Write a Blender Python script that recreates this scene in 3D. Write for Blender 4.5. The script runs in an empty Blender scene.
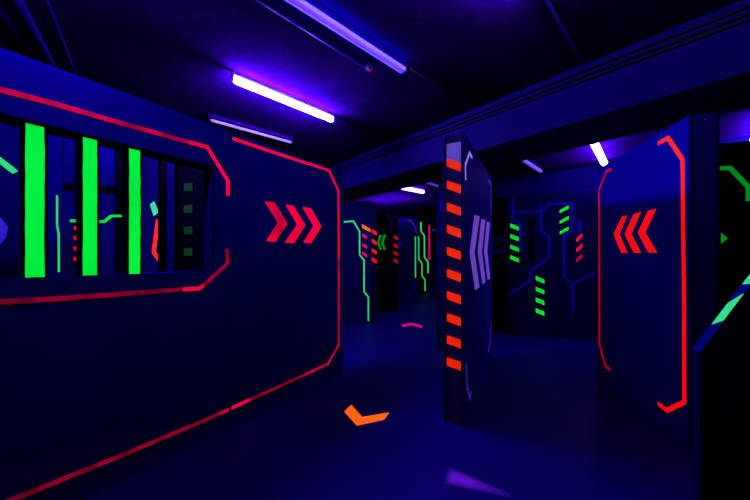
import bpy, bmesh, math, random
from mathutils import Vector, Matrix

random.seed(7)
S = bpy.context.scene
COL = S.collection

# ------------------------------------------------------------------ survey
F, CX, HZ, CZ = 292.0, 375.0, 258.0, 1.371      # focal length in px, centre column, horizon row, eye height
CEIL = 3.20

def P(px, depth):
    """ground-plan point on the sight line of column px at a given depth"""
    return Vector(((px - CX) / F * depth, depth))

def zz(py, depth):
    return CZ + (HZ - py) * depth / F

def on_line(px, p, d):
    """plan point where column px meets the line p + t d"""
    k = (px - CX) / F
    t = (k * p.y - p.x) / (d.x - k * d.y)
    return p + d * t

# ------------------------------------------------------------------ materials
def new_mat(name):
    m = bpy.data.materials.new(name)
    m.use_nodes = True
    nt = m.node_tree
    b = nt.nodes['Principled BSDF']
    return m, nt, b

def noise(nt, scale, detail=4, stretch=None, rough=.55):
    tc = nt.nodes.new('ShaderNodeTexCoord')
    n = nt.nodes.new('ShaderNodeTexNoise')
    n.inputs['Scale'].default_value = scale
    n.inputs['Detail'].default_value = detail
    n.inputs['Roughness'].default_value = rough
    if stretch:
        mp = nt.nodes.new('ShaderNodeMapping')
        mp.inputs['Scale'].default_value = stretch
        nt.links.new(tc.outputs['Object'], mp.inputs['Vector'])
        nt.links.new(mp.outputs['Vector'], n.inputs['Vector'])
    else:
        nt.links.new(tc.outputs['Object'], n.inputs['Vector'])
    return n

def ramp(nt, src, stops):
    r = nt.nodes.new('ShaderNodeValToRGB')
    e = r.color_ramp.elements
    while len(e) < len(stops):
        e.new(.5)
    for i, (p, c) in enumerate(stops):
        e[i].position = p
        e[i].color = (*c, 1)
    nt.links.new(src, r.inputs['Fac'])
    return r

def paint(name, ca, cb, rough=.6, scale=3.0, stretch=None, spec=.3, bump=.0, bscale=60):
    m, nt, b = new_mat(name)
    n = noise(nt, scale, 5, stretch)
    r = ramp(nt, n.outputs['Fac'], [(.32, ca), (.68, cb)])
    nt.links.new(r.outputs['Color'], b.inputs['Base Color'])
    b.inputs['Roughness'].default_value = rough
    b.inputs['Specular IOR Level'].default_value = spec
    if bump:
        n2 = noise(nt, bscale, 6)
        bp = nt.nodes.new('ShaderNodeBump')
        bp.inputs['Strength'].default_value = bump
        bp.inputs['Distance'].default_value = .02
        nt.links.new(n2.outputs['Fac'], bp.inputs['Height'])
        nt.links.new(bp.outputs['Normal'], b.inputs['Normal'])
    return m

def fluor(name, emit, strength, base, wear=.15, scale=9.0, stretch=(1, 1, 1)):
    """fluorescent paint or tape: glows under ultraviolet, worn unevenly by rubbing"""
    m, nt, b = new_mat(name)
    n = noise(nt, scale, 4, stretch)
    r = ramp(nt, n.outputs['Fac'], [(.37, (1 - wear,) * 3), (.57, (1, 1, 1))])
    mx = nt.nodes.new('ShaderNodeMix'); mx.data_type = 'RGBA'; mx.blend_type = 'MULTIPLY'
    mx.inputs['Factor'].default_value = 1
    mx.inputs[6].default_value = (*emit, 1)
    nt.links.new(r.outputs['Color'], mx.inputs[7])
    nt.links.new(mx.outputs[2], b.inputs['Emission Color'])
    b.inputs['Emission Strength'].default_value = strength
    b.inputs['Base Color'].default_value = (*base, 1)
    b.inputs['Roughness'].default_value = .6
    b.inputs['Specular IOR Level'].default_value = .1
    return m

def lamp_mat(name, emit, strength):
    m, nt, b = new_mat(name)
    n = noise(nt, 2.0, 2)
    r = ramp(nt, n.outputs['Fac'], [(.2, tuple(c * .92 for c in emit)), (.8, emit)])
    nt.links.new(r.outputs['Color'], b.inputs['Emission Color'])
    b.inputs['Emission Strength'].default_value = strength
    b.inputs['Base Color'].default_value = (.6, .6, .8, 1)
    return m

M = {}
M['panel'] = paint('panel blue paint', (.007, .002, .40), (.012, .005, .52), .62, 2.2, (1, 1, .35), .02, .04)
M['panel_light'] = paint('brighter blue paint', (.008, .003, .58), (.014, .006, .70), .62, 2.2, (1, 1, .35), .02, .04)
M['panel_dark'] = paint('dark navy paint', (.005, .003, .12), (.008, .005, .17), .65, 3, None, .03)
M['black'] = paint('black paint', (.003, .003, .012), (.006, .006, .022), .6, 5, None, .03)
M['trim'] = paint('navy edge trim', (.01, .005, .28), (.015, .01, .38), .5, 5, (1, 1, .3), .15)
M['endboard'] = paint('end board paint', (.10, .11, .30), (.13, .14, .38), .55, 8, (6, 6, .5), .2, .05, 40)
M['ceil'] = paint('dark ceiling plaster', (.024, .001, .10), (.046, .002, .165), .85, 2.6, None, .0, .5, 14)
M['beam'] = paint('beam paint', (.006, .002, .17), (.010, .003, .22), .6, 2, None, .1, .05)
M['floor'] = paint('blue floor paint', (.006, .001, .21), (.009, .002, .27), .55, 1.6, None, .12, .03)
M['room'] = paint('dark blue wall paint', (.01, .003, .24), (.016, .005, .32), .7, 1.5, None, .08)
M['cable'] = paint('black cable', (.004, .004, .01), (.008, .008, .02), .5, 8)
M['pipe'] = paint('grey conduit', (.03, .02, .40), (.05, .03, .5), .45, 8)
M['housing'] = paint('white lamp housing', (.35, .28, .7), (.42, .34, .8), .4, 6)
M['screw'] = paint('steel screw', (.55, .5, .8), (.7, .65, .9), .3, 20)

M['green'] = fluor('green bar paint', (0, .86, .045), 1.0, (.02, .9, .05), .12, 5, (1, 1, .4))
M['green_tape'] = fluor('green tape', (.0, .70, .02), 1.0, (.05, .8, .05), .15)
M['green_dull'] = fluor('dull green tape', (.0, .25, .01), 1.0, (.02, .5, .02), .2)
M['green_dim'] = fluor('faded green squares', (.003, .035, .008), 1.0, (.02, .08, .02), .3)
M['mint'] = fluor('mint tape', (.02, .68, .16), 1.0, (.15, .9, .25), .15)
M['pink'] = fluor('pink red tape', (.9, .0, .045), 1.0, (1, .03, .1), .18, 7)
M['pink_worn_dim'] = fluor('worn and less lit pink red tape', (.58, .0, .04), 1.0, (1, .02, .1), .8, 11)  # real wear, plus weaker emission painted in for less ultraviolet
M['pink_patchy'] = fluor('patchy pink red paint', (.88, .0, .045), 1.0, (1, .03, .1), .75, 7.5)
M['pink_worn_dimmer'] = fluor('worn and dimly lit pink red tape', (.27, .0, .025), 1.0, (.8, .02, .1), .7, 10)  # worn tape whose low ultraviolet is painted in as weak emission
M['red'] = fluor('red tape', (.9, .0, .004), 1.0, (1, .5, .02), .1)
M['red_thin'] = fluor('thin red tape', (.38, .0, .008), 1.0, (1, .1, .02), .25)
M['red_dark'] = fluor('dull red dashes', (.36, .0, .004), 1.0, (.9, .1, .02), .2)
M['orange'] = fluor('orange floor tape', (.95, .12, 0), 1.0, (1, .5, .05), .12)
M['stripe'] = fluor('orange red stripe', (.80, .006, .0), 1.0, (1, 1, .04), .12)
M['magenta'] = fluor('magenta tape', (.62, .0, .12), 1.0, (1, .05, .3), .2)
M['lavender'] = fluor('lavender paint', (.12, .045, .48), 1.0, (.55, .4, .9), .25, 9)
M['glow_band'] = fluor('painted lavender glow', (.10, .055, .46), 1.0, (.35, .3, .6), .45, 14, (1, 1, .4))  # brightness of the lit upper end board, put in as emission
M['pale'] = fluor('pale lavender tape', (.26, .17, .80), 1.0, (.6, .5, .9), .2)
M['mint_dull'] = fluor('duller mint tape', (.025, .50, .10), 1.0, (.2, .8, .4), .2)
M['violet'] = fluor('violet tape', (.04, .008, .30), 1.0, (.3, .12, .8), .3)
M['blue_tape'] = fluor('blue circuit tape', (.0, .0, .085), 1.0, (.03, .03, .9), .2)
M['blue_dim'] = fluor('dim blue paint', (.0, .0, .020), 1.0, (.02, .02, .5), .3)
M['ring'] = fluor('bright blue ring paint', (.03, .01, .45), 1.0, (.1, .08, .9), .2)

M['lamp'] = lamp_mat('ultraviolet lamp', (.24, .10, 1.0), 240.0)
M['lamp_over'] = lamp_mat('overhead ultraviolet lamp', (.30, .12, 1.0), 230.0)
M['lamp_added_side'] = lamp_mat('side lamp added for fill', (.5, .42, 1.0), 13.0)
M['lamp_added_wash'] = lamp_mat('window side lamp added for fill', (.26, .08, 1.0), 45.0)
M['lamp_mid'] = lamp_mat('violet lamp', (.11, .012, 28.0), 1.0)
M['lamp_far'] = lamp_mat('far ultraviolet lamp', (.26, .12, 1.0), 55.0)
M['lamp_passage'] = lamp_mat('passage ultraviolet lamp', (.26, .12, 1.0), 24.0)
M['lamp_added_hall'] = lamp_mat('hall end lamp added for fill', (.30, .08, 1.0), 420.0)
M['lamp_pale'] = lamp_mat('pale lavender lamp', (.24, .17, 1.8), .75)
M['lamp_dull'] = lamp_mat('dull violet lamp', (.10, .03, .55), .8)

# ------------------------------------------------------------------ mesh helpers
def add_box(bm, x0, x1, y0, y1, z0, z1, bev=0.0):
    r = bmesh.ops.create_cube(bm, size=1)
    vs = r['verts']
    for v in vs:
        v.co = Vector((x0 if v.co.x < 0 else x1, y0 if v.co.y < 0 else y1, z0 if v.co.z < 0 else z1))
    if bev:
        es = list({e for v in vs for e in v.link_edges})
        bmesh.ops.bevel(bm, geom=es, offset=bev, segments=2, affect='EDGES', profile=.6)

def add_poly(bm, pts, y0, y1):
    """prism: outline pts in (x,z), from y0 to y1"""
    a = [bm.verts.new((x, y0, z)) for x, z in pts]
    b = [bm.verts.new((x, y1, z)) for x, z in pts]
    n = len(pts)
    bm.faces.new(a); bm.faces.new(b[::-1])
    for i in range(n):
        j = (i + 1) % n
        bm.faces.new((a[j], a[i], b[i], b[j]))

def add_tube(bm, p, q, r, seg=12):
    p, q = Vector(p), Vector(q)
    d = q - p
    m = Matrix.Translation((p + q) / 2) @ d.to_track_quat('Z', 'Y').to_matrix().to_4x4()
    bmesh.ops.create_cone(bm, cap_ends=True, segments=seg, radius1=r, radius2=r, depth=d.length, matrix=m)

def link(name, bm, mat, parent=None, smooth=False):
    bmesh.ops.recalc_face_normals(bm, faces=bm.faces[:])
    me = bpy.data.meshes.new(name)
    bm.to_mesh(me); bm.free()
    me.materials.append(mat)
    if smooth:
        for p in me.polygons:
            p.use_smooth = True
    o = bpy.data.objects.new(name, me)
    COL.objects.link(o)
    if parent is not None:
        o.parent = parent
    return o

def tag(o, label, cat, group=None):
    o['kind'] = 'thing'; o['label'] = label; o['category'] = cat
    if group:
        o['group'] = group
    return o

def empty(name, loc, rz, label, cat, group=None):
    o = bpy.data.objects.new(name, None)
    o.empty_display_size = .1
    COL.objects.link(o)
    o.location = loc; o.rotation_euler = (0, 0, rz)
    return tag(o, label, cat, group)

def ribbon(pts, w):
    """outline of a mitred strip of width w along pts"""
    pts = [Vector(p) for p in pts]
    L, R = [], []
    n = len(pts)
    for i, p in enumerate(pts):
        d0 = (p - pts[i - 1]).normalized() if i else None
        d1 = (pts[i + 1] - p).normalized() if i < n - 1 else None
        d0 = d0 or d1; d1 = d1 or d0
        n0, n1 = Vector((-d0.y, d0.x)), Vector((-d1.y, d1.x))
        m = (n0 + n1).normalized()
        k = w / 2 / max(.45, m.dot(n0))
        L.append(p + m * k); R.append(p - m * k)
    return L, R

class Panel:
    """a standing board: face runs from plan point a to b (left to right seen from its front);
    local x along the face, local -y towards the viewer, local z up"""
    def __init__(s, name, a, b, th, h, label, cat='partition', group=None, mat='panel', body='board', z0=0.0, build=True, bev=.006):
        s.a, s.b, s.th, s.h = a, b, th, h
        d = (b - a)
        s.len = d.length
        s.d = d.normalized()
        s.root = empty(name, (a.x, a.y, 0), math.atan2(d.y, d.x), label, cat, group)
        if build:
            bm = bmesh.new()
            add_box(bm, 0, s.len, 0, th, z0, h, bev)
            s.body = link(body, bm, M[mat], s.root)
    def loc(s, px, py):
        """photograph point -> (t, z) on the face"""
        w = on_line(px, s.a, s.d)
        return ((w - s.a).dot(s.d), zz(py, w.y))
    def poly(s, name, pts, mat, raw=False, parent=None, lift=.003):
        bm = bmesh.new()
        add_poly(bm, pts if raw else [s.loc(*p) for p in pts], -lift, .0005)
        return link(name, bm, M[mat], parent or s.root)
    def strip(s, name, pts, w, mat, raw=False, lift=.003):
        q = pts if raw else [s.loc(*p) for p in pts]
        L, R = ribbon(q, w)
        bm = bmesh.new()
        n = len(L)
        y0, y1 = -lift, .0005
        f = [[bm.verts.new((p.x, y, p.y)) for p in side] for side in (L, R) for y in (y0, y1)]
        lf, lb, rf, rb = f
        for i in range(n - 1):
            bm.faces.new((lf[i], lf[i+1], rf[i+1], rf[i]))
            bm.faces.new((lb[i], rb[i], rb[i+1], lb[i+1]))
            bm.faces.new((lf[i], lb[i], lb[i+1], lf[i+1]))
            bm.faces.new((rf[i], rf[i+1], rb[i+1], rb[i]))
        bm.faces.new((lf[0], rf[0], rb[0], lb[0]))
        bm.faces.new((lf[-1], lb[-1], rb[-1], rf[-1]))
        return link(name, bm, M[mat], s.root)

class End:
    """the narrow end face of a panel, in the panel's frame (x of the panel fixed, local y across)"""
    def __init__(s, panel, x, side):
        s.p, s.x, s.side = panel, x, side         # side -1: end at local x=0, +1: end at local x=len
        n = Vector((-panel.d.y, panel.d.x))
        s.o = panel.a + panel.d * x
        s.d = n
    def loc(s, px, py):
        w = on_line(px, s.o, s.d)
        return ((w - s.o).dot(s.d), zz(py, w.y))
    def poly(s, name, pts, mat, raw=False, lift=.003):
        q = pts if raw else [s.loc(*p) for p in pts]
        bm = bmesh.new()
        x0, x1 = (s.x - lift, s.x + .0005) if s.side < 0 else (s.x - .0005, s.x + lift)
        a = [bm.verts.new((x0, y, z)) for y, z in q]
        b = [bm.verts.new((x1, y, z)) for y, z in q]
        bm.faces.new(a); bm.faces.new(b[::-1])
        for i in range(len(q)):
            j = (i + 1) % len(q)
            bm.faces.new((a[i], a[j], b[j], b[i]))
        return link(name, bm, M[mat], s.p.root)

# ------------------------------------------------------------------ room shell (turned to the beam's direction)
U = Vector((.738, .675)).normalized()
V = Vector((-U.y, U.x))
RZ = math.atan2(U.y, U.x)

def room_box(name, u0, u1, v0, v1, z0, z1, mat, bev=0):
    bm = bmesh.new()
    add_box(bm, u0, u1, v0, v1, z0, z1, bev)
    o = link(name, bm, M[mat])
    o.rotation_euler = (0, 0, RZ)
    o['kind'] = 'structure'
    return o

U0, U1, V0, V1 = -3.2, 10.6, -5.5, 10.2
room_box('floor', U0, U1, V0, V1, -.1, 0, 'floor')
room_box('ceiling', U0, U1, V0, V1, CEIL, CEIL + .1, 'ceil')
room_box('wall_front', U0 - .15, U0, V0, V1, -.1, CEIL + .1, 'room')
room_box('wall_back', U1, U1 + .15, V0, V1, -.1, CEIL + .1, 'room')
room_box('wall_right', U0, U1, V0 - .15, V0, -.1, CEIL + .1, 'room')
room_box('wall_left', U0, U1, V1, V1 + .15, -.1, CEIL + .1, 'room')
room_box('wall_inner', 7.05, 7.2, V0, 3.3, 0, CEIL, 'panel_dark')
# the downstand beam
bp = Vector((1.892, 2.833))
BU = bp.dot(U)
room_box('ceiling_beam', BU, BU + .79, V0, V1, CZ + 1.30, CEIL, 'beam', .01)

# ------------------------------------------------------------------ left partition with the barred window
P0 = Vector((-1.83, 1.425)); LD = Vector((.572, .82)).normalized(); LN = Vector((LD.y, -LD.x))
PH = 2.40
LT = .13
seam = (on_line(230.5, P0, LD) - P0).dot(LD)
endt = (on_line(343, P0, LD) - P0).dot(LD)
A0 = P0 - LD * 1.25
wl = Panel('window_barrier', A0, P0 + LD * (seam - .0007), LT, PH,
           'long blue partition at the left with green barred window opening', 'partition', build=False)
o0 = 1.25
wx0, wx1 = o0 - .42, o0 + (on_line(213.5, P0, LD) - P0).dot(LD)
wz0, wz1 = CZ - .112, CZ + .710
# one sheet with a hole
bm = bmesh.new()
xs = [0, wx0, wx1, wl.len]; zs = [0, wz0, wz1, PH]
g = {}
for yi, y in enumerate((0, LT)):
    for i, x in enumerate(xs):
        for j, z in enumerate(zs):
            g[yi, i, j] = bm.verts.new((x, y, z))
for i in range(3):
    for j in range(3):
        if (i, j) == (1, 1):
            continue
        bm.faces.new((g[0, i, j], g[0, i+1, j], g[0, i+1, j+1], g[0, i, j+1]))
        bm.faces.new((g[1, i, j], g[1, i, j+1], g[1, i+1, j+1], g[1, i+1, j]))
for i in range(3):
    bm.faces.new((g[0, i, 0], g[1, i, 0], g[1, i+1, 0], g[0, i+1, 0]))
    bm.faces.new((g[0, i, 3], g[0, i+1, 3], g[1, i+1, 3], g[1, i, 3]))
    bm.faces.new((g[0, 0, i], g[0, 0, i+1], g[1, 0, i+1], g[1, 0, i]))
    bm.faces.new((g[0, 3, i], g[1, 3, i], g[1, 3, i+1], g[0, 3, i+1]))
for (i, j), (k, l) in (((1, 1), (2, 1)), ((2, 1), (2, 2)), ((2, 2), (1, 2)), ((1, 2), (1, 1))):
    bm.faces.new((g[0, i, j], g[0, k, l], g[1, k, l], g[1, i, j]))
link('board', bm, M['panel'], wl.root)
# dark lining of the opening
bm = bmesh.new()
t = .012
add_box(bm, wx0, wx1, .004, LT + .01, wz1 - t, wz1)
add_box(bm, wx0, wx0 + t, .004, LT + .01, wz0 + t, wz1 - t)
add_box(bm, wx1 - .006, wx1, -.001, .012, wz0 + t, wz1 - t)
link('window_lining', bm, M['black'], wl.root)
bm = bmesh.new()
add_box(bm, wx1 - .006, wx1, .0125, LT + .01, wz0 + t, wz1 - t)
link('window_jamb', bm, M['panel_light'], wl.root)
bm = bmesh.new()
add_box(bm, wx0, wx1, .002, LT + .01, wz0, wz0 + t)
link('window_sill', bm, M['panel'], wl.root)
# the bars
def bar_at(xa, xb):
    ta, _ = wl.loc(xa, 200); tb, _ = wl.loc(xb, 200)
    bm = bmesh.new()
    add_box(bm, ta - .006, tb + .012, .006, LT - .005, wz0 + t, wz1 - t, .002)
    b = link('bar', bm, M['black'], wl.root)
    bm = bmesh.new()
    n = 12
    q = []
    L, R = [], []
    for i in range(n + 1):
        z = wz0 + t + .0 + (wz1 - wz0 - 2 * t - .008) * i / n
        L.append((ta + random.uniform(-.0015, .0015), z)); R.append((tb + random.uniform(-.002, .002), z))
    vs = [[bm.verts.new((x, y, z)) for x, z in side] for side in (L, R) for y in (.0035, .0065)]
    lf, lb, rf, rb = vs
    for i in range(n):
        bm.faces.new((lf[i], lf[i+1], rf[i+1], rf[i])); bm.faces.new((lb[i], rb[i], rb[i+1], lb[i+1]))
        bm.faces.new((lf[i], lb[i], lb[i+1], lf[i+1])); bm.faces.new((rf[i], rf[i+1], rb[i+1], rb[i]))
    bm.faces.new((lf[0], rf[0], rb[0], lb[0])); bm.faces.new((lf[-1], lb[-1], rb[-1], rf[-1]))
    p = link('green_strip', bm, M['green'], b)
    p['label'] = 'fluorescent green paint on the bar'
for xa, xb in ((-47, -19), (25.5, 44.5), (83.2, 97), (129.6, 140.4)):
    bar_at(xa, xb)
for (pts, m) in (([(0, 89.5), (55, 104), (110, 120)], 'pink_worn_dim'), ([(-60, 73), (0, 89.5)], 'pink_worn_dim'),
                 ([(110, 120), (158, 133.5), (190, 142.5)], 'pink_worn_dim'),
                 ([(190, 142.5), (207, 147), (228, 181), (227.6, 195.5)], 'pink'),
                 ([(227, 249), (227.4, 263.2), (203, 286)], 'pink_worn_dimmer'),
                 ([(204, 285), (199, 288.4), (182.5, 289.3)], 'pink'),
                 ([(181.5, 289.3), (120, 294), (60, 298.5)], 'pink_worn_dimmer'), ([(60, 298.5), (0, 302), (-60, 305)], 'pink_worn_dimmer')):
    wl.strip('red_tape', pts, .027, m)
wl.strip('red_tape', [(229, 409.2), (205, 420)], .026, 'pink_worn_dim')
wl.strip('red_tape', [(205, 420), (120, 456), (11, 500), (-60, 528)], .026, 'pink_worn_dimmer')

pl = Panel('arrow_barrier', P0 + LD * (seam + .0007), P0 + LD * endt, LT, PH,
           'blue partition with three pink arrows pointing right, beside the barred window', 'partition')
pl.strip('red_tape', [(232.5, 138.5), (280, 154.5), (329, 170.5), (338.4, 191), (338.6, 260)], .026, 'pink')
pl.strip('red_tape', [(338.6, 260), (338.6, 345), (328, 363.6), (305, 374.5)], .026, 'pink_worn_dim')
pl.strip('red_tape', [(305, 374.5), (280, 386), (250, 399.5)], .026, 'pink_worn_dimmer')
pl.strip('red_tape', [(250, 399.5), (231.5, 408)], .026, 'pink')
pl.poly('arrow', [(264.5, 201.6), (274.2, 202.6), (287.4, 224), (275, 241.7), (266.2, 241), (278, 222.5)], 'pink_patchy')
pl.poly('arrow', [(285.5, 204.7), (293, 205.8), (305, 225), (294.2, 242.7), (284.8, 242.4), (297.2, 224.3)], 'pink')
pl.poly('arrow', [(302.3, 207.2), (310.7, 208.2), (321.2, 226.6), (310.7, 243.4), (303.3, 242.4), (313.5, 226)], 'pink')

# ------------------------------------------------------------------ what stands behind the barred window
def behind(off, xa, xb, h, name, label, mat='panel', th=.09):
    p = P0 - LN * off
    return Panel(name, on_line(xa, p, LD), on_line(xb, p, LD), th, h, label, 'partition', mat=mat)
b1 = behind(1.0, -70, 19.5, 2.42, 'ring_barrier', 'blue partition with blue ring sign behind the first green bar')
b1.strip('mint_tape', [(-25, 140), (0, 160.5), (15.5, 172.5)], .036, 'mint')
c0 = b1.loc(-33, 229)
bm = bmesh.new()
n = 40
def ring_bm(c, ro, ri, y0, y1, a0=0, a1=math.tau):
    bm = bmesh.new()
    vs = []
    for i in range(n + 1):
        a = a0 + (a1 - a0) * i / n
        vs.append([bm.verts.new((c[0] + r * math.cos(a), y, c[1] + r * math.sin(a))) for r, y in ((ro, y0), (ro, y1), (ri, y1), (ri, y0))])
    for i in range(n):
        for k in range(4):
            bm.faces.new((vs[i][k], vs[i][(k + 1) % 4], vs[i+1][(k + 1) % 4], vs[i+1][k]))
    if a1 - a0 < math.tau - .01:
        bm.faces.new(vs[0]); bm.faces.new(vs[-1][::-1])
    else:
        bmesh.ops.remove_doubles(bm, verts=bm.verts[:], dist=1e-5)
    return bm
link('ring', ring_bm(c0, .165, .085, -.003, .0005), M['ring'], b1.root)
b1.strip('ring_bar', [(-24, 227.5), (8, 228)], .025, 'ring')

b2 = behind(.88, 46.5, 62.5, 2.45, 'green_line_post', 'narrow blue post with one thin green line behind the window', th=.07)
b2.strip('mint_tape', [(57, 195.5), (57, 226), (58.6, 233), (58.8, 272)], .011, 'mint')

b3 = behind(1.25, 63.5, 124, 2.40, 'rail_barrier', 'blue partition with black rail and red dashes behind the middle green bar')
for nm, pts in (('rail', [(63.8, 182.5), (123.6, 187.5), (123.6, 194), (63.8, 190)]),
                ('frame_board', [(75.8, 127), (83, 130), (83, 282), (75.8, 284)]),
                ('frame_board', [(115.5, 140), (123.6, 143), (123.6, 280), (115.5, 280)])):
    b3.poly(nm, pts, 'black', lift=.012 if nm == 'rail' else .010)
b3.poly('green_tape', [(70, 219.5), (75.7, 219.5), (75.7, 222.3), (70, 222.3)], 'green_tape')
b3.strip('green_tape', [(95, 222), (104.5, 221.5), (111, 216), (121.3, 216)], .022, 'green_tape', lift=.013)
for y in (228, 238, 248.5, 259):
    b3.poly('red_dash', [(73.6, y - 2), (75.6, y - 1.4), (75.9, y + 2), (73.9, y + 1.7)], 'red', lift=.013)

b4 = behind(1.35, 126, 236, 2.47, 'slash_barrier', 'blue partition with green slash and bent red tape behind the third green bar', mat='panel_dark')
b4.poly('green_slash', [(149.8, 204.3), (154.2, 201.2), (158.5, 212.5), (153.6, 216)], 'mint')
b4.strip('red_tape', [(158.2, 219.5), (153.6, 252), (159.3, 260.5)], .036, 'red')

b5 = behind(.95, 160.5, 167.5, 2.45, 'black_post', 'thin black post behind the window, right of the bent red tape', mat='black', th=.07)
b6 = behind(.72, 178, 205.5, 2.36, 'green_square_barrier', 'black partition with four faded green squares inside the window, far right', mat='black')
for y in (187, 209, 230.5, 252):
    b6.poly('green_square', [(183.8, y - 3.6), (192.2, y - 4.2), (192.2, y + 3.6), (183.8, y + 3.8)], 'green_dim')

# ------------------------------------------------------------------ centre partition with the striped end
fa = Vector((.722, 2.37)); fd = Vector((.485, .875)).normalized()
fb = on_line(492, fa, fd)
FT = .172
# face looks to the right: its viewer's left end is the near end
ctr = Panel('striped_barrier', fa, fb, FT, PH, 'tall blue partition with orange striped end, standing in the middle of the floor', 'partition', build=False)
bm = bmesh.new(); add_box(bm, .022, ctr.len, 0, FT, 0, PH, .004)
link('board', bm, M['panel_light'], ctr.root)
bm = bmesh.new(); add_box(bm, .010, .0215, .024, FT - .026, 0, PH - .004)
eb = link('end_board', bm, M['endboard'], ctr.root); eb['label'] = 'greyish end board'
for y0, y1 in ((0, .023), (FT - .025, FT)):
    bm = bmesh.new(); add_box(bm, 0, .0215, y0, y1, 0, PH, .003)
    link('edge_trim', bm, M['trim'], ctr.root)
ce = End(ctr, .010, -1)
tp = ce.poly('top_glow_band', [(.027, PH - .245), (FT - .029, PH - .245), (FT - .029, PH - .075), (.027, PH - .075)], 'glow_band', raw=True, lift=.002)
tp['label'] = 'painted lavender glow under the top edge'
for k in range(10):
    y = 158.4 + 22.1 * k
    ce.poly('stripe', [(447, y), (460.8, y + 4.8), (460.8, y + 13.2), (447, y + 8.0)], 'stripe')
for px, py in ((450.5, 135.5), (455.8, 134), (451.5, 241), (455.8, 241.3)):
    yy, z = ce.loc(px, py)
    bm = bmesh.new(); add_tube(bm, (.0065, yy, z), (.0115, yy, z), .005)
    link('screw', bm, M['screw'], ctr.root)
for ol, w in (([(465.6, 180), (465.2, 165), (469.4, 153), (472, 157.5)], .03), ([(488.2, 180), (490.8, 185), (490.9, 216)], .03)):
    ctr.strip('lavender_tape', ol, w, 'pale' if ol[0][0] < 480 else 'violet')
for ol in ([(466, 364), (467, 388), (470, 398.5), (471, 391)], [(491, 322), (490.4, 340), (488, 352)]):
    ctr.strip('violet_tape', ol, .03, 'violet')
ctr.poly('arrow', [(474.5, 215), (479.3, 216.4), (474.2, 252.4), (479.2, 287.5), (475, 290), (469.6, 252.4)], 'lavender')
ctr.poly('arrow', [(481.4, 219), (485, 220), (481.6, 252), (485.2, 282), (482.5, 284), (477.6, 252)], 'lavender')
ctr.poly('arrow', [(486.8, 221.6), (489.8, 222.4), (487, 251), (490, 278.6), (487.6, 280), (484, 251)], 'lavender')

# partition just behind it
ea, ed = P(447, 4.35), fd
ep = Panel('narrow_barrier', ea, ea + ed * .75, .16, 2.42, 'dark blue partition end standing just behind the striped partition', 'partition', mat='panel_dark')
ee = End(ep, 0, -1)
for y0, y1 in ((200, 211), (317, 328)):
    ee.poly('blue_mark', [(440, y0), (443.2, y0 + .6), (443.2, y1 + .6), (440, y1)], 'blue_dim')

# ------------------------------------------------------------------ far group seen between the left partition and the centre one
ca = P(370.5, 6.10); cb = P(333, 6.42)
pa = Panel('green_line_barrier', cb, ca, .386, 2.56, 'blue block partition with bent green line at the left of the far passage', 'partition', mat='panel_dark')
pa.strip('mint_tape', [(343.8, 222), (353.4, 221), (359.6, 231.5), (359.7, 255), (364, 260), (364.1, 292), (368.4, 297), (368.4, 321)], .032, 'mint')
pa.poly('red_stripe', [(362, 224), (370.4, 229), (370.4, 232), (362, 228)], 'orange')
for y in (233.3, 243, 251.5):
    pa.poly('red_stripe', [(362.2, y), (367, y + 3), (367, y + 6), (362.2, y + 3)], 'magenta')
pae = End(pa, pa.len, 1)
for y in (229, 238.7, 248.2, 257.2):
    pae.poly('red_stripe', [(371.8, y), (376.5, y + 3), (376.5, y + 6.5), (371.8, y + 3.6)], 'red')

qb = P(393, 7.40); qd = Vector((.8, -.6))
pb = Panel('green_arrow_barrier', qb - qd * .95, qb, .26, 2.56, 'black partition with two green arrows pointing left in the far passage', 'partition', mat='black')
pb.poly('arrow', [(379.5, 235), (381.8, 235), (379.3, 242.5), (381.8, 250), (379.5, 249.5), (377.2, 242.5)], 'green_dull')
pb.poly('arrow', [(383.8, 234.5), (386.3, 234.5), (383.4, 242.3), (386, 250), (383.8, 249.6), (381, 242.5)], 'green_dull')
pb.strip('blue_tape', [(385, 214.8), (388, 215), (391.2, 222), (391.2, 229)], .035, 'blue_tape')
pbe = End(pb, pb.len, 1)
for y in (235, 243.3, 251, 258.5):
    pbe.poly('red_stripe', [(393.6, y), (397.8, y + 2.2), (397.8, y + 5.2), (393.6, y + 3)], 'red_dark')

pc = Panel('violet_bracket_barrier', P(386, 9.5), P(417.5, 9.5), .15, 2.70, 'dark blue partition with violet corner lines deep in the far passage', 'partition', mat='panel_dark')
pc.strip('violet_tape', [(407, 220.3), (411, 220.3), (416, 229), (416, 233)], .028, 'violet')
pc.strip('violet_tape', [(405, 295), (409.5, 295), (415.8, 288), (415.8, 284)], .028, 'blue_tape')
pc.strip('mint_tape', [(415.4, 236.5), (415.4, 277.5)], .04, 'mint_dull')
pc.poly('blue_triangle', [(399, 240), (402, 243.5), (399, 247)], 'blue_tape')

pd = Panel('circuit_barrier', P(404, 11.4), P(452, 11.2), .15, 2.92, 'farthest partition with mint circuit lines and red bar', 'partition', mat='panel_dark')
pd.strip('green_tape', [(418.7, 236.5), (418.7, 259), (422, 263.5), (422, 276), (425, 279.5), (425, 291)], .05, 'mint_dull')
pd.strip('mint_tape', [(421, 222), (421, 231), (424.4, 236), (424.4, 257), (428, 262), (428, 273)], .05, 'mint')
pd.strip('red_tape', [(429.2, 225), (429.2, 260)], .065, 'magenta')
pd.strip('magenta_tape', [(432, 230), (436, 230)], .05, 'violet')

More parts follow.
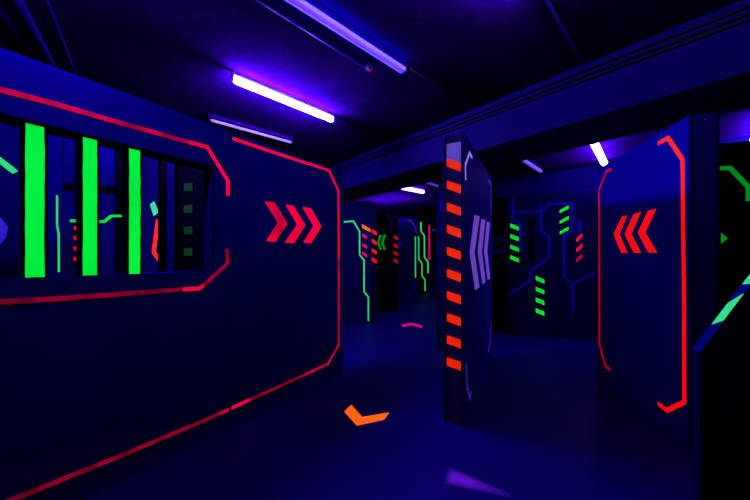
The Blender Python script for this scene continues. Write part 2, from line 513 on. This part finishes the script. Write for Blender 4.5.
# ------------------------------------------------------------------ back right group
ga, gb = P(507.5, 5.22), P(612, 4.76)
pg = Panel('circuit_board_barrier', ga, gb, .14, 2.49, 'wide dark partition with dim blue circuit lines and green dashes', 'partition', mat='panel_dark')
for pts in ([(512.5, 198), (512.5, 219), (520.5, 225), (520.5, 251)],
            [(513.5, 212.5), (543, 211), (549, 204), (572, 203.3), (572, 231), (564, 236), (564.2, 278), (572.5, 284), (572.6, 313)],
            [(573.3, 283.6), (594.5, 272.6)],
            [(541, 204), (541, 231), (549, 237), (549, 258), (531, 270), (531, 280), (508.6, 294.5)],
            [(579.6, 220.5), (579.6, 232)]):
    pg.strip('blue_tape', pts, .038 if len(pts) != 2 or pts[0][1] > 250 else .07, 'blue_tape')
for k in range(4):
    y = 223.3 + 10.6 * k
    pg.poly('green_dash', [(510.2, y), (518.8, y + 3.5), (518.8, y + 7.4), (510.2, y + 4.0)], 'green_tape')
for k in range(3):
    y = 210.3 + 10.7 * k
    pg.poly('green_dash', [(559.6, y), (568.6, y - 5), (568.6, y - 1.6), (559.6, y + 3)], 'green_tape')
for k in range(4):
    y = 276 + 10.75 * k
    pg.poly('green_dash', [(535.6, y), (544.2, y + 3.5), (544.4, y + 7.6), (535.8, y + 4)], 'green_tape')
for k in range(3):
    y = 238.3 + 10.2 * k
    pg.poly('red_dash', [(576.3, y), (582.2, y - 5), (582.2, y - 1), (576.3, y + 3.8)], 'pink' if k < 2 else 'pink_worn_dim')
pg.poly('slot', [(529, 220), (534, 219.5), (534, 260.5), (529, 261)], 'black', lift=.006)

ph = Panel('ring_sign_barrier', P(466, 5.6), P(506, 5.42), .10, 2.49, 'black partition with dim blue ring just right of the lavender arrows', 'partition', mat='black')
cc = ph.loc(498.5, 245)
link('ring', ring_bm(cc, .165, .095, -.003, .0005), M['blue_dim'], ph.root)
ph.strip('ring_bar', [(488, 245), (494, 245)], .05, 'blue_dim')

# ------------------------------------------------------------------ right partition with red arrows
ia = Vector((2.258, 2.087)); ib = Vector((2.585, 3.40))
IT = .166
# face looks left: seen from its front, the far end is on the left
pi_ = Panel('red_arrow_barrier', ib, ia, IT, PH, 'tall blue partition with three red arrows pointing left at the right', 'partition', build=False)
bm = bmesh.new(); add_box(bm, 0, pi_.len - .022, 0, IT, 0, PH, .004)
link('board', bm, M['panel_light'], pi_.root)
bm = bmesh.new(); add_box(bm, pi_.len - .0215, pi_.len - .009, .019, IT - .019, 0, PH - .004)
link('end_board', bm, M['trim'], pi_.root)
for y0, y1 in ((0, .018), (IT - .018, IT)):
    bm = bmesh.new(); add_box(bm, pi_.len - .0215, pi_.len, y0, y1, 0, PH, .003)
    link('edge_trim', bm, M['panel_dark'], pi_.root)
bm = bmesh.new(); add_tube(bm, (pi_.len - .0095, .085, PH - .045), (pi_.len - .0065, .085, PH - .045), .005)
link('screw', bm, M['screw'], pi_.root)
pi_.strip('red_tape', [(611.5, 169.3), (606.5, 171.2), (599.2, 190), (599.5, 344), (605.8, 366.5), (610.5, 370)], .030, 'red_thin')
pi_.strip('red_tape', [(658.3, 143.2), (668.3, 138), (682.8, 159.5), (684.2, 300), (684.6, 402), (667, 410.5), (658, 403.5)], .032, 'red')
pi_.poly('arrow', [(622.5, 216.5), (627.3, 215.4), (619.4, 234.3), (627.5, 252.8), (621.6, 252.8), (613.8, 234)], 'red')
pi_.poly('arrow', [(634.2, 214.2), (641, 212), (631.3, 234), (641, 252.8), (634.2, 252.8), (624.8, 234)], 'red')
pi_.poly('arrow', [(648.6, 210.6), (656.3, 208.8), (645.3, 232.7), (657.2, 252.5), (648.9, 252.5), (638.1, 232.7)], 'red')

# partition beyond it
pj = Panel('green_corner_barrier', P(700, 2.72), P(800, 2.50), .14, 2.42, 'dark partition with green corner line and triangle at the right edge', 'partition', mat='black')
pj.strip('green_tape', [(712, 168.6), (730, 168), (748.3, 187), (748.5, 201)], .036, 'green_dull')
pj.poly('green_triangle', [(721, 233), (727.7, 238.2), (721, 243.8)], 'green_dull')

# near barricade with a sloping top
KT = .022
ka, kb = P(700, 1.22), P(790, 1.38)
pk = Panel('sloping_barricade', ka, kb, KT, 1, 'low dark barricade with sloping top edge in the near right corner', 'barricade', build=False)
z1_ = zz(353, ka.y); t2, z2 = pk.loc(762, 271)
prof = [(0, 0), (pk.len, 0), (pk.len, z2), (t2, z2), (0, z1_)]
bm = bmesh.new()
add_poly(bm, prof, 0, KT)
link('board', bm, M['panel_dark'], pk.root)
sl = Vector((t2, 0, z2 - z1_)); su = sl.normalized(); nn = Vector((-su.z, 0, su.x))
bm = bmesh.new()
c = [Vector((0, 0, z1_)), Vector((t2, 0, z2))]
vs = []
for p in c:
    for y, h in ((-.003, 0), (KT + .003, 0), (KT + .003, .008), (-.003, .008)):
        q = p + nn * h; vs.append(bm.verts.new((q.x, y, q.z)))
for k in range(4):
    bm.faces.new((vs[k], vs[(k+1) % 4], vs[4 + (k+1) % 4], vs[4 + k]))
bm.faces.new(vs[:4]); bm.faces.new(vs[4:][::-1])
link('top_cap', bm, M['panel'], pk.root)
def cap_patch(f0, f1, b0, b1):
    bm = bmesh.new()
    L = sl.length
    out = []
    for h in (.0075, .010):
        for s, y in ((f0, -.002), (f1, -.002), (b1, KT), (b0, KT)):
            q = c[0] + su * (L * s) + nn * h
            out.append(bm.verts.new((q.x, y, q.z)))
    bm.faces.new(out[:4]); bm.faces.new(out[4:])
    for k in range(4):
        bm.faces.new((out[k], out[(k+1) % 4], out[4 + (k+1) % 4], out[4 + k]))
    link('mint_tape', bm, M['mint'], pk.root)
cap_patch(.36, .69, .30, .56)
cap_patch(.82, .97, .80, .93)

# ------------------------------------------------------------------ marks on the floor
def floor_mark(name, pts, mat, label, cat, h=.003):
    w = []
    for px, py in pts:
        d = CZ * F / (py - HZ)
        p = P(px, d); w.append(p)
    c = sum(w, Vector((0, 0))) / len(w)
    bm = bmesh.new()
    a = [bm.verts.new((p.x - c.x, p.y - c.y, 0)) for p in w]
    b = [bm.verts.new((p.x - c.x, p.y - c.y, h)) for p in w]
    bm.faces.new(a); bm.faces.new(b[::-1])
    for i in range(len(w)):
        j = (i + 1) % len(w)
        bm.faces.new((a[i], a[j], b[j], b[i]))
    o = link(name, bm, mat)
    o.location = (c.x, c.y, 0.0)
    return tag(o, label, cat)
floor_mark('floor_arrow', [(344.3, 411.8), (351.4, 405), (362, 417.3), (389.2, 412.7), (383.8, 419.8), (357, 425.7)], M['orange'],
           'bright orange tape arrow on the blue floor in front', 'floor arrow')
floor_mark('floor_arrow', [(402, 324.4), (412.5, 323), (422, 325.8), (422, 328), (412.5, 325.2), (402.6, 326.9)], M['magenta'],
           'small pink tape arrow on the floor down the far passage', 'floor arrow')
# violet streak drawn with emission that fades at its edges
m, nt, b = new_mat('violet floor streak')
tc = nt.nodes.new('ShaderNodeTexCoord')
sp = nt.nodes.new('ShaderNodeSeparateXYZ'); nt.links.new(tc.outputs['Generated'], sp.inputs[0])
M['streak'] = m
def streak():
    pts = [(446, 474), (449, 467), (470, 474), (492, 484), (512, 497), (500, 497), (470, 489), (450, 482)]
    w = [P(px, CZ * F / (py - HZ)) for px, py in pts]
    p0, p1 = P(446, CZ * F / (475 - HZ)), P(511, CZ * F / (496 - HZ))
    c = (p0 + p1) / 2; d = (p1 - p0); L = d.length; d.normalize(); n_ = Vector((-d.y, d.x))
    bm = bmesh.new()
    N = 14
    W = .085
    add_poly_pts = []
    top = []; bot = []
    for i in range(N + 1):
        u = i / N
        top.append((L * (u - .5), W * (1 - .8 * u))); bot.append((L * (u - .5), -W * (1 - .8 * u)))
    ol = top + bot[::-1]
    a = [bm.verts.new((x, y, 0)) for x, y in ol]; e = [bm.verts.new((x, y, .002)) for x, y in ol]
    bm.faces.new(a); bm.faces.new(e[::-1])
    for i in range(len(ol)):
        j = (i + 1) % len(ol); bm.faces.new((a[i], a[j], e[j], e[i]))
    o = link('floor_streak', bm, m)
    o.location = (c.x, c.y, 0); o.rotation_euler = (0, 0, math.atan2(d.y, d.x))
    tag(o, 'blurred violet streak on the floor, in front of the striped partition', 'floor mark')
    # feathered edges of the streak
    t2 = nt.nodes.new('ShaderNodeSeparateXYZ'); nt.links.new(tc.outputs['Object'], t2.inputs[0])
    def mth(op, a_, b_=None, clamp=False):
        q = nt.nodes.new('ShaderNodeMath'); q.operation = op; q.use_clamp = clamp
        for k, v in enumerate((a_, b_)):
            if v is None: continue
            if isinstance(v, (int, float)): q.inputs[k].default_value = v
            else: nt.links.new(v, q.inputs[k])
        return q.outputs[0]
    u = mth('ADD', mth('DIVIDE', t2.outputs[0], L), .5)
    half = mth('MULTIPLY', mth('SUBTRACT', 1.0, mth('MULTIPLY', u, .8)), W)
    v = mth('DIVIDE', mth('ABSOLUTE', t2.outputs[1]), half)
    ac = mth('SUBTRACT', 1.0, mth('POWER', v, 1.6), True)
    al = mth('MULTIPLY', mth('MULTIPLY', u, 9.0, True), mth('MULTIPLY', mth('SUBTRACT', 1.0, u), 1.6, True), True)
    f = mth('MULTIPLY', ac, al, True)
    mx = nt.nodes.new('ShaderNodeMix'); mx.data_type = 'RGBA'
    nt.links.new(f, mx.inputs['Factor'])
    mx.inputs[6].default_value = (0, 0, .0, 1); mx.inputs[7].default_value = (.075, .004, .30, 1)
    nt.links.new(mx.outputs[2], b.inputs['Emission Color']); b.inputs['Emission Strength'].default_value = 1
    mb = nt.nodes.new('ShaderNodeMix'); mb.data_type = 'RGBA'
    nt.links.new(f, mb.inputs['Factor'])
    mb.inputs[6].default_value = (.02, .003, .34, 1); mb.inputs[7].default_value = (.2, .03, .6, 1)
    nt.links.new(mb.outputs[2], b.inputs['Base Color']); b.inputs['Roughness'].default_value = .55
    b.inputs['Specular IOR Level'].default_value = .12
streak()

# ------------------------------------------------------------------ ceiling lamps
LZ = CEIL - .08
def lamp(p, q, mat, label, r=.031, rail=False, name='ceiling_lamp', hw=.018, hm='housing', drop=0, added_baffle=False):
    p, q = Vector(p), Vector(q)
    c = (p + q) / 2; d = q - p; L = d.length
    root = empty(name, (c.x, c.y, CEIL - drop), math.atan2(d.y, d.x), label, 'lamp', 'ultraviolet lamps under the ceiling')
    bm = bmesh.new(); add_box(bm, -L/2 - .02, L/2 + .02, -hw, hw, -.042, 0, .006)
    link('housing', bm, M[hm], root)
    bm = bmesh.new()
    # rounded diffuser, a capsule section swept along the lamp
    seg = 14
    rings = []
    for x, k in ((-L/2, .35), (-L/2 + .008, .85), (-L/2 + .03, 1), (L/2 - .03, 1), (L/2 - .008, .85), (L/2, .35)):
        rings.append([bm.verts.new((x, r * k * math.cos(a), -.08 + r * k * math.sin(a))) for a in [math.tau * i / seg for i in range(seg)]])
    for a_, b_ in zip(rings, rings[1:]):
        for i in range(seg):
            j = (i + 1) % seg; bm.faces.new((a_[i], a_[j], b_[j], b_[i]))
    bm.faces.new(rings[0]); bm.faces.new(rings[-1][::-1])
    link('tube', bm, M[mat], root, True)
    if drop:
        for s in (-.3, .3):
            bm = bmesh.new(); add_tube(bm, (s * L, 0, -.002), (s * L, 0, drop), .006)
            link('hanger_rod', bm, M['cable'], root)
    if added_baffle:  # opaque sheet added under the tube to stop its light going down
        bm = bmesh.new()
        add_box(bm, -L/2 - .02, L/2 + .02, -.055, .055, -.135, -.125)
        for s in (-1, 1):
            add_box(bm, -L/2 - .02, L/2 + .02, s * .0575 - .0025, s * .0575 + .0025, -.135, -.075 if not drop else -.052)
        link('added_baffle', bm, M['black'], root)
    for s in (-1, 1):
        bm = bmesh.new(); add_box(bm, s*(L/2 + .011) - .011, s*(L/2 + .011) + .011, -r * .6, r * .6, -.08 - r * .6, -.0425, .004)
        link('socket', bm, M[hm], root)
        if rail:
            bm = bmesh.new(); add_box(bm, -L/2, L/2, s*.0255 - .0035, s*.0255 + .0035, -.092, -.060, .001)
            link('side_rail', bm, M['lamp_pale'], root)
    return root

def lp(px, py):
    d = F * (LZ - CZ) / (HZ - py)
    return P(px, d)
lamp(lp(233.5, 79.5), lp(332.5, 120), 'lamp', 'bright white violet lamp on the ceiling above the arrow partition')
lamp(lp(403.5, 71) - U * 1.22, lp(403.5, 71), 'lamp_mid', 'dim purple lamp with pale side rails, cut by the top of the photo', .021, True, hm='beam')
lamp(lp(210.5, 120), lp(291.5, 142.5), 'lamp_pale', 'pale lavender lamp just above the top edge of the left partition', .017, hw=.010, hm='ceil')
lamp(lp(401.5, 187.5), lp(423.5, 192), 'lamp_passage', 'small bright lamp far away above the passage', .045)
lamp(lp(424, 181.5), lp(438, 186), 'lamp_dull', 'small dull violet lamp far away, right of the bright one', .03, hm='panel_dark')
lamp(lp(522.5, 159.5), lp(541, 171.5), 'lamp_dull', 'dim violet lamp above the wide circuit partition', .032, hm='panel_dark')
lamp(lp(594, 142.5), lp(604.5, 163.5), 'lamp_far', 'short bright lamp above the far end of the red arrow partition', .05)
lamp(Vector((4.75, 3.55)), Vector((4.75, 3.55)) + U * 1.2, 'lamp_far', 'lamp beyond the right edge of the photo, over the green corner partition')
lamp(Vector((1.00, 1.865)) - U * 1.2, Vector((1.00, 1.865)), 'lamp_over', 'lamp just above the top edge of the photo, over the open floor', .026, added_baffle=True)
lamp(P0 - LD * .42 + LN * .28, P0 + LD * .50 + LN * .28, 'lamp_added_wash', 'added unseen hanging lamp, over the barred window', .025, drop=.22)  # unseen lamp added to brighten the upper window partition
lamp(Vector((1.56, .7)), Vector((1.56, .7)) + U * 1.2, 'lamp_added_side', 'added unseen ceiling lamp over the sloping barricade')  # unseen lamp added to light the partition ends facing the camera
lamp(Vector((.17, 8.80)), Vector((.62, 9.28)), 'lamp_added_hall', 'added hanging lamp at the hall end, hidden behind the green arrow partition', drop=.45, added_baffle=True)  # unseen lamp added to make the violet glow on the far ceiling

# ------------------------------------------------------------------ cables and pipes
def cable(name, pts, r, mat, label, cat, group=None):
    pts = [Vector(p) for p in pts]
    bm = bmesh.new()
    for p, q in zip(pts, pts[1:]):
        add_tube(bm, p - pts[0], q - pts[0], r, 10)
    for p in pts[1:-1]:
        bmesh.ops.create_uvsphere(bm, u_segments=10, v_segments=6, radius=r, matrix=Matrix.Translation(p - pts[0]))
    o = link(name, bm, M[mat], None, True)
    o.location = pts[0]
    return tag(o, label, cat, group)
for k, (dz, lab) in enumerate(((.075, 'topmost of the three black cables along the ceiling beam'),
                               (.125, 'middle one of the three black cables along the ceiling beam'),
                               (.165, 'lowest of the three black cables along the ceiling beam'))):
    u = BU - .011
    a_ = U * u + V * -5.3; b_ = U * u + V * 9.8
    cable('beam_cable', [(a_.x, a_.y, CEIL - dz), (b_.x, b_.y, CEIL - dz)], .011, 'cable', lab, 'cable', 'black cables along the ceiling beam')
def cpt(px, py, z):
    d = F * (z - CZ) / (HZ - py); p = P(px, d); return Vector((p.x, p.y, z))
def pipe(a, b, ext0, ext1, r, mat, name, label, cat):
    z = CEIL - r
    p, q = cpt(*a, z), cpt(*b, z)
    d = (q - p).normalized()
    return cable(name, [p - d * ext0, q + d * ext1], r, mat, label, cat, 'pipes and conduits on the ceiling')
pipe((47, 0), (72, 66), .8, .4, .012, 'pipe', 'ceiling_pipe', 'thin blue pipe on the ceiling, rightmost at the top left', 'pipe')
pipe((18, 0), (48, 58), .8, .4, .03, 'pipe', 'ceiling_pipe', 'thick blue pipe on the ceiling at the top left', 'pipe')
pipe((-8, 0), (28, 50), .6, .4, .02, 'pipe', 'ceiling_pipe', 'middling blue pipe on the ceiling, leftmost at the top left', 'pipe')
pipe((259, 0), (365, 67), .6, .05, .012, 'pipe', 'ceiling_pipe', 'thin conduit on the ceiling beside the purple railed lamp', 'pipe')
e1 = lp(405.5, 72.5); e2 = U * (BU - .03) + V * e1.dot(V)
cable('lamp_cable', [(e1.x + .05, e1.y + .045, CEIL - .012), (e2.x, e2.y, CEIL - .012)], .01, 'cable', 'cable from the purple railed lamp to the beam', 'cable')
e1 = Vector((1.10, 1.955)) + U * .05; e2 = U * (BU - .03) + V * e1.dot(V)
cable('lamp_cable', [(e1.x, e1.y, CEIL - .012), (e2.x, e2.y, CEIL - .012)], .01, 'pipe', 'blue cable crossing the ceiling to the beam, top middle', 'cable')
# junction box beside the conduit end
jp = cpt(369, 68, CEIL - .02)
bm = bmesh.new(); add_box(bm, -.03, .03, -.025, .025, -.035, 0, .005)
jb = link('junction_box', bm, M['housing']); jb.location = (jp.x, jp.y, CEIL); jb.rotation_euler = (0, 0, RZ)
bm = bmesh.new(); add_tube(bm, (0, 0, -.046), (0, 0, -.0345), .011); link('red_knob', bm, M['red_dark'], jb)
tag(jb, 'small junction box on the ceiling near the purple railed lamp', 'junction box')

# ------------------------------------------------------------------ world, camera, view
w = bpy.data.worlds.new('World'); S.world = w; w.use_nodes = True
w.node_tree.nodes['Background'].inputs['Color'].default_value = (0, 0, 0, 1)
w.node_tree.nodes['Background'].inputs['Strength'].default_value = 0
cam = bpy.data.cameras.new('Camera')
cam.sensor_width = 36; cam.lens = F / 750 * 36
cam.shift_y = 8 / 750
cam.clip_start = .02
co = bpy.data.objects.new('Camera', cam)
COL.objects.link(co)
co.location = (0, 0, CZ); co.rotation_euler = (math.pi / 2, 0, 0)
S.camera = co
S.view_settings.view_transform = 'Standard'; S.view_settings.look = 'None'
S.view_settings.exposure = 0; S.view_settings.gamma = 1
S.cycles.use_denoising = True
S.cycles.max_bounces = 6
S.cycles.diffuse_bounces = 0
